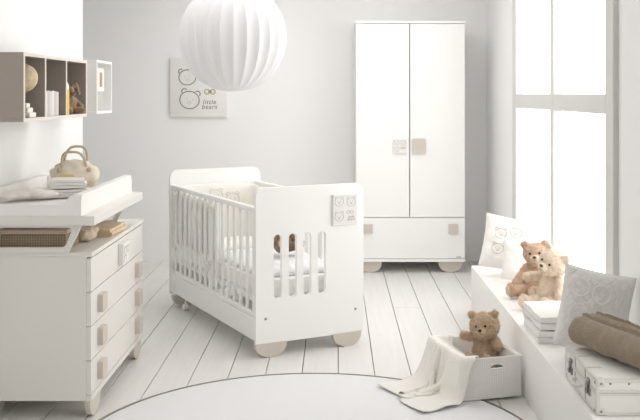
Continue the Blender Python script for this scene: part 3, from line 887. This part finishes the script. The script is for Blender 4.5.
pillow('quilted_pillow', 'grey-white quilted pillow with stitched bear outlines leaning behind the suitcase', .31, .365, .10, (1.21, 4.13, BT+.006), (math.radians(-15), math.radians(10), math.radians(-14)),
       mat('grey_quilt', (226,224,221), .95, .4, 140, .1, sheen=.3), E5, 3, .003, .003, mat('white_thread', (236,234,230), .9))

# towels on the bench
towel('folded_towel', 'bulky white towel at the bottom of the stack on the bench', 'towel', .31, .37, 2, .027, terry, (1.098, 4.565, BT+.001), 0, 1, 'white towels stacked on the bench', .008)
towel('folded_towel', 'white towel on top of the stack on the bench beside the bear', 'towel', .30, .36, 2, .027, terry, (1.10, 4.57, BT+.064), .03, 6, 'white towels stacked on the bench', .008)

# ------------------------------------------------------------------ suitcase
CY0, CY1, CX0, CX1, CH = 3.40, 3.86, .957, 1.33, .132
t = thing('suitcase', 'white painted old suitcase with metal corners and latches on the bench', 'suitcase', (CX0, CY0, BT+.001))
w, l = CX1-CX0, CY1-CY0
obj('case_body', B(0, w, 0, l, 0, .083, bev=.008, seg=3), caseM, t)
obj('lid', B(0, w, 0, l, .0845, CH, bev=.008, seg=3), caseM, t)
bm = bmesh.new()
for z0 in (.074, .0845):
    for a in ((-.003, w+.003, -.003, .004), (-.003, w+.003, l-.004, l+.003), (-.003, .004, .004, l-.004), (w-.004, w+.003, .004, l-.004)):
        box(bm, a[0], a[1], a[2], a[3], z0, z0+.009, .001)
for z0 in (-.0005, CH-.012):
    for a in ((.03, w-.03, -.002, .010), (.03, w-.03, l-.010, l+.002), (-.002, .010, .03, l-.03), (w-.010, w+.002, .03, l-.03)):
        box(bm, a[0], a[1], a[2], a[3], z0+.001, z0+.0135, .001)
for a in ((-.002, .012, -.002, .012), (w-.012, w+.002, -.002, .012), (-.002, .012, l-.012, l+.002)):
    box(bm, *a, .03, CH-.03, .001)
o = obj('seam_edging', bm, caseE, t)
for z0, z1 in ((-.0005, .03), (CH-.03, CH+.002)):
    for (a, b_) in ((0, 0), (w, 0), (0, l), (w, l)):
        sx, sy = (1 if a == 0 else -1), (1 if b_ == 0 else -1)
        xa, xb = sorted((a-sx*.002, a+sx*.032)); ya, yb = sorted((b_-sy*.002, b_+sy*.032))
        o = obj('corner_cap', B(xa, xb, ya, yb, z0+.0006, z1, bev=.007, seg=2), caseE, t)
bm = bmesh.new()
for x_ in np.linspace(.05, w-.05, 5):
    for z_ in (.10, .118)[1:]: ball(bm, (x_, -.001, z_), (.005,.003,.005), 2)
for (a, b_) in ((.016, -.002), (.016, -.002)): pass
for z_ in (.016, .118):
    ball(bm, (.016, -.0025, z_), (.005,.003,.005), 2); ball(bm, (-.0025, .016, z_), (.003,.005,.005), 2); ball(bm, (w-.016, -.0025, z_), (.005,.003,.005), 2)
obj('rivet', bm, steelM, t)
for y_ in (.10, l-.10):
    bm = bmesh.new(); box(bm, -.006, 0, y_-.018, y_+.018, .045, .08, .002); box(bm, -.008, 0, y_-.014, y_+.014, .087, .108, .002)
    box(bm, -.012, -.005, y_-.007, y_+.007, .055, .098, .002)
    tube(bm, [(-.012, y_+.010*math.cos(a), .062+.010*math.sin(a)) for a in [2*PI*i/12 for i in range(12)]], .002, 6, True)
    o = obj('latch', bm, steelM, t); o['label'] = 'metal latch'
bm = bmesh.new()
tube(bm, [(-.004, .18, .055), (-.022, .185, .05), (-.028, l/2, .045), (-.022, l-.185, .05), (-.004, l-.18, .055)], .006, 8)
o = obj('handle', bm, strapM, t, 60)
for y_ in (.155, l-.155):
    bm = bmesh.new(); box(bm, -.0045, -.001, y_-.008, y_+.008, .0, CH+.004, .001); box(bm, -.001, .06, y_-.008, y_+.008, CH+.0005, CH+.004, .001)
    obj('strap', bm, strapM, t)

# rolled blankets on the suitcase
def roll(name, label, r, length, loc, rz, seed, group):
    t = thing(name, label, 'blanket', loc, (0, 0, rz), group)
    turns, th = 3.4, r/4.1
    mid = []
    n = int(turns*22)
    for i in range(n+1):
        a = 2*PI*turns*i/n
        rr = th*.6 + (r - th*.6 - th*.5)*i/n
        mid.append(Vector((rr*math.cos(a-1.2), r + rr*math.sin(a-1.2))))
    Lp, Rp = [], []
    for i, p in enumerate(mid):
        d_ = (mid[min(i+1, n)] - mid[max(i-1, 0)]).normalized(); q = Vector((-d_.y, d_.x))*th*.46
        Lp.append(p+q); Rp.append(p-q)
    loop = Lp + list(reversed(Rp)); N = len(loop)
    bm = bmesh.new(); rings = []; m_ = 44
    for j in range(m_+1):
        y = length*(j/m_)
        ring = []
        for p in loop:
            c_ = Vector((p.x, p.y-r)); k = 1 + .10*noise.noise(Vector((c_.x*14, y*14, seed+c_.y*14))) + .07*noise.noise(Vector((c_.x*20, y*45, seed+c_.y*20)))
            if j in (0, m_): k *= .965
            yy = y + .012*noise.noise(Vector((c_.x*20, c_.y*20, seed)))*(1 if j in (0, m_) else 0)
            ring.append(bm.verts.new((c_.x*k, yy, max(.0, r + c_.y*k))))
        rings.append(ring)
    for a, b_ in zip(rings, rings[1:]):
        for k in range(N): bm.faces.new([a[k], a[(k+1) % N], b_[(k+1) % N], b_[k]])
    for ring in (rings[0], rings[-1]):
        for i in range(n): bm.faces.new([ring[i], ring[i+1], ring[N-2-i], ring[N-1-i]])
    obj('rolled_cloth', bm, rollM, t, 70)
    bm = bmesh.new()
    for yy in (length*.02,):
        tube(bm, [((r*.99)*math.cos(a), yy, r + (r*.985)*math.sin(a)) for a in [2*PI*i/32 for i in range(25)]], .0025, 6)
    obj('hem', bm, rollM, t)
    return t
RZ = BT+.001+CH+.004
roll('rolled_blanket', 'brown rolled blanket at the front edge on top of the suitcase', .068, .48, (1.19, 3.40, RZ+.002), math.radians(22), 2, 'brown rolled blankets on the suitcase')
roll('rolled_blanket', 'brown rolled blanket behind the front one, against the quilted pillow', .058, .42, (1.260, 3.584, RZ+.002), math.radians(22), 7, 'brown rolled blankets on the suitcase')

# ------------------------------------------------------------------ basket with blanket and bear
BA = math.radians(16); BN = Vector((.62, 4.50, .0125))
BW, BL, BH = .31, .43, .197
t = thing('storage_basket', 'white woven storage basket on the floor against the bench', 'basket', BN, (0,0,BA))
th = .012
slot = rrect(.14, .215, .145, .165, .0095, 5)
bm = prism(bmesh.new(), [[(0, 0), (BW, 0), (BW, BH), (0, BH)], list(reversed(slot))], lambda u, v, q: (u, q, v), 0, th)
obj('side', bm, basketM, t)
obj('side', prism(bmesh.new(), [[(0, 0), (BW, 0), (BW, BH), (0, BH)]], lambda u, v, q: (u, q, v), BL-th, BL), basketM, t)
obj('side', B(0, th, th, BL-th, 0, BH, bev=0), basketM, t); obj('side', B(BW-th, BW, th, BL-th, 0, BH, bev=0), basketM, t)
obj('bottom', B(th, BW-th, th, BL-th, .001, .012, bev=0), basketM, t)
bm = tube(bmesh.new(), [(0,0,BH), (BW,0,BH), (BW,BL,BH), (0,BL,BH)], .006, 6, True); obj('rim', bm, basketM, t, 60)
bm = tube(bmesh.new(), [(.14+.0375*(1-math.cos(a)), -.002, .152+.016*math.sin(a)) for a in [PI*i/12 for i in range(13)]], .003, 6); obj('handle_trim', bm, cotton, t)

# draped blanket: small cloth relaxation around the basket box and the floor
def drape():
    nu, nv = 74, 62
    LU, LV = .53, .88
    us = np.linspace(-.375, .12, nu); vs = np.linspace(-.09, .42, nv)
    U, V = np.meshgrid(us, vs, indexing='ij')
    v0 = np.interp(us, [-.25, -.04, .03, .12], [-.10, -.10, .0, .05])
    tt = (vs+.09)/.51
    V = v0[:, None] + tt[None, :]*(.42 - v0[:, None])
    P = np.stack([U, V, np.full_like(U, .235) + .03*np.sin(V*46 + U*6)*(.4+.6*(U < 0)) + .004*np.sin(U*60)], -1)
    du, dv = LU/(nu-1), LV/(nv-1)
    dvr = dv*((.42 - v0)/.51*np.interp(us, [-.44, .0, .12], [1, .85, .7]))[:, None, None]
    prev = P.copy()
    rng = np.random.RandomState(3)
    P += rng.normal(0, .0008, P.shape)
    pin = (U > .105)
    target = P.copy(); target[..., 2] = .150
    bx0, bx1, by0, by1, bz = -.014, BW+.01, -.014, BL+.005, BH+.013
    fl = .004
    for it in range(420):
        vel = (P-prev)*.97; prev = P.copy()
        P = P + vel; P[..., 2] -= .00042
        P[..., 0] -= .00004*(P[..., 2] > .02)*(U < -.05)
        out_ = (P[..., 0] < -.03); P[..., 1] += out_*(.17 + .5*P[..., 0] - P[..., 1])*.0004
        for _ in range(8):
            for ax, L0, k, s in ((0, du, 1, 1.0), (1, dvr, 1, 1.0), (0, 2*du, 2, .12), (1, 2*dvr, 2, .12)):
                for ph in range(2*k):
                    if ax == 0:
                        i0 = np.arange(ph, nu-k, 2*k); A_, B_ = P[i0], P[i0+k]
                    else:
                        i0 = np.arange(ph, nv-k, 2*k); A_, B_ = P[:, i0], P[:, i0+k]
                    d = B_-A_; L_ = np.linalg.norm(d, axis=-1, keepdims=True)+1e-9
                    if k == 2: s_ = s*(L_ < L0*.9)
                    else: s_ = s
                    c = d*(1-L0/L_)*.5*s_
                    if ax == 0: P[i0] = A_+c; P[i0+k] = B_-c
                    else: P[:, i0] = A_+c; P[:, i0+k] = B_-c
            # diagonal (shear) constraints
            L0 = math.hypot(du, dv)
            for (a, b_) in (((slice(0,-1), slice(0,-1)), (slice(1,None), slice(1,None))), ((slice(1,None), slice(0,-1)), (slice(0,-1), slice(1,None)))):
                d = P[b_]-P[a]; L_ = np.linalg.norm(d, axis=-1, keepdims=True)+1e-9
                c = d*(1-L0/L_)*.08
                P[a] += c; P[b_] -= c
            P[pin] = target[pin]*.3 + P[pin]*.7
        # collide with basket walls (inside of the basket is filled up to .13 by folded cloth)
        x_, y_, z_ = P[..., 0], P[..., 1], P[..., 2]
        inn = (x_ > bx0) & (x_ < bx1) & (y_ > by0) & (y_ < by1) & (z_ < bz)
        wall = inn & ((x_ < .02) | (y_ < .02) | (y_ > BL-.02))
        px_, py_, pz_ = x_-bx0, y_-by0, bz-z_
        keep = (U > -.015) & (V > -.005)
        m1 = wall & ~keep & (px_ <= py_) & (px_ <= pz_); m2 = wall & ~keep & (py_ < px_) & (py_ <= pz_); m3 = wall & ~m1 & ~m2
        P[m1, 0] = bx0; P[m2, 1] = by0; P[m3, 2] = bz
        hit = m1 | m2 | m3
        prev[hit] = P[hit]*.7 + prev[hit]*.3
        ins = inn & ~wall & (P[..., 2] < .150)
        P[ins, 2] = .150; prev[ins] = P[ins]
        flo = P[..., 2] < fl
        P[flo, 2] = fl; prev[flo] = P[flo]
    # give the floor part body where cloth crosses cloth
    P[..., 2] += .006*np.clip(1-P[..., 2]/.03, 0, 1)*(1+np.sin(U*38+V*20))
    bm = bmesh.new()
    g = [[bm.verts.new(P[i, j]) for j in range(nv)] for i in range(nu)]
    for i in range(nu-1):
        for j in range(nv-1): bm.faces.new([g[i][j], g[i+1][j], g[i+1][j+1], g[i][j+1]])
    for _ in range(1):
        bmesh.ops.smooth_vert(bm, verts=bm.verts, factor=.4, use_axis_x=True, use_axis_y=True, use_axis_z=True)
    bm.normal_update()
    if sum(f.normal.z for f in bm.faces) < 0:
        bmesh.ops.reverse_faces(bm, faces=bm.faces); bm.normal_update()
    H2 = [[bm.verts.new(g[i][j].co + g[i][j].normal*.004) for j in range(nv)] for i in range(nu)]
    for i in range(nu-1):
        for j in range(nv-1): bm.faces.new([H2[i][j], H2[i][j+1], H2[i+1][j+1], H2[i+1][j]])
    rim = [(i, 0) for i in range(nu)] + [(nu-1, j) for j in range(1, nv)] + [(i, nv-1) for i in range(nu-2, -1, -1)] + [(0, j) for j in range(nv-2, 0, -1)]
    for (a, b_), (c, d) in zip(rim, rim[1:]+rim[:1]): bm.faces.new([g[a][b_], g[c][d], H2[c][d], H2[a][b_]])
    zs = [v.co.z for v in bm.verts]; print('drape z', min(zs), max(zs))
    for v in bm.verts: v.co.z = max(v.co.z, .002)
    return bm
o = obj('draped_blanket', drape(), knit, None, 180); o.location = BN; o.rotation_euler = (0,0,BA)
tag(o, 'cream knitted blanket spilling over the basket corner onto the floor', 'blanket')
def bk(u, v, z):
    return (BN.x + u*math.cos(BA) - v*math.sin(BA), BN.y + u*math.sin(BA) + v*math.cos(BA), z)
# the teddy sits on cloth in the basket
o = obj('folded_blanket', folded(.25, .36, 3, .02, 5, .004), knit, None, 70); o.location = bk(.155, .215, BN.z+.013); o.rotation_euler = (0,0,BA)
tag(o, 'white cloth folded at the bottom inside the basket', 'cloth')
teddy('teddy_bear', 'shaggy tan teddy bear sitting up inside the woven floor basket', bk(.240, .262, .090), math.radians(-26), .295, furT, furT, nose=blackM,
      headr=.255, shag=True, headtilt=math.radians(-8), legs=[((.10,-.12,.11), (.14,-.36,.16)), ((-.10,-.12,.11), (-.16,-.36,.16))],
      arms=[((.17,-.02,.50), (.27,-.14,.42)), ((-.18,-.02,.50), (-.36,-.10,.52))])

# set the leaning and soft things down on the bench, clear of the window wall
def leaves(r): return [r] + [g for c in r.children for g in leaves(c)]
dg = bpy.context.evaluated_depsgraph_get(); dg.update()
for r in [o for o in C.objects if not o.parent and ('pillow' in o.name or o.name.startswith('teddy'))]:
    vs = [o.matrix_world @ v.co for o in leaves(r) if o.type == 'MESH' for v in o.data.vertices]
    lo_, hx = min(v.z for v in vs), max(v.x for v in vs)
    if r.location.x > .93:
        r.location.z += BT + .001 - lo_
        if hx > XR - .003: r.location.x -= hx - XR + .003

# ------------------------------------------------------------------ light
w = bpy.data.worlds.new('sky'); bpy.context.scene.world = w; w.use_nodes = True
bg = w.node_tree.nodes['Background']; bg.inputs['Color'].default_value = (1.0, .985, .965, 1); bg.inputs['Strength'].default_value = 2.6
for i, (a, b_, c, d) in enumerate(WIN):
    la = bpy.data.lights.new('daylight_portal', 'AREA'); la.shape = 'RECTANGLE'; la.size = d-c; la.size_y = b_-a
    la.cycles.is_portal = True
    lo = bpy.data.objects.new('daylight_portal', la); C.objects.link(lo)
    lo.location = (XR+.20, (a+b_)/2, (c+d)/2); lo.rotation_euler = (0, PI/2, 0)

la = bpy.data.lights.new('fill_skylight_portal', 'AREA'); la.shape = 'RECTANGLE'; la.size = FILL_SKYLIGHT[1]-FILL_SKYLIGHT[0]; la.size_y = FILL_SKYLIGHT[3]-FILL_SKYLIGHT[2]  # samples sky through the added ceiling opening
la.cycles.is_portal = True
lo = bpy.data.objects.new('fill_skylight_portal', la); C.objects.link(lo); lo.location = ((FILL_SKYLIGHT[0]+FILL_SKYLIGHT[1])/2, (FILL_SKYLIGHT[2]+FILL_SKYLIGHT[3])/2, ZC+.22)

# ------------------------------------------------------------------ camera
cam = bpy.data.cameras.new('camera'); co = bpy.data.objects.new('camera', cam); C.objects.link(co)
co.location = (0, 0, 1.5); co.rotation_euler = (PI/2, 0, 0)
cam.sensor_width = 36; cam.lens = 36*930/640; cam.shift_x = -15/640; cam.shift_y = -116/640
cam.clip_start = .05
sc = bpy.context.scene; sc.camera = co
sc.view_settings.view_transform = 'Standard'; sc.view_settings.look = 'None'
sc.view_settings.exposure = .5; sc.view_settings.gamma = 1
sc.cycles.max_bounces = 14; sc.cycles.diffuse_bounces = 10
sc.cycles.use_denoising = True
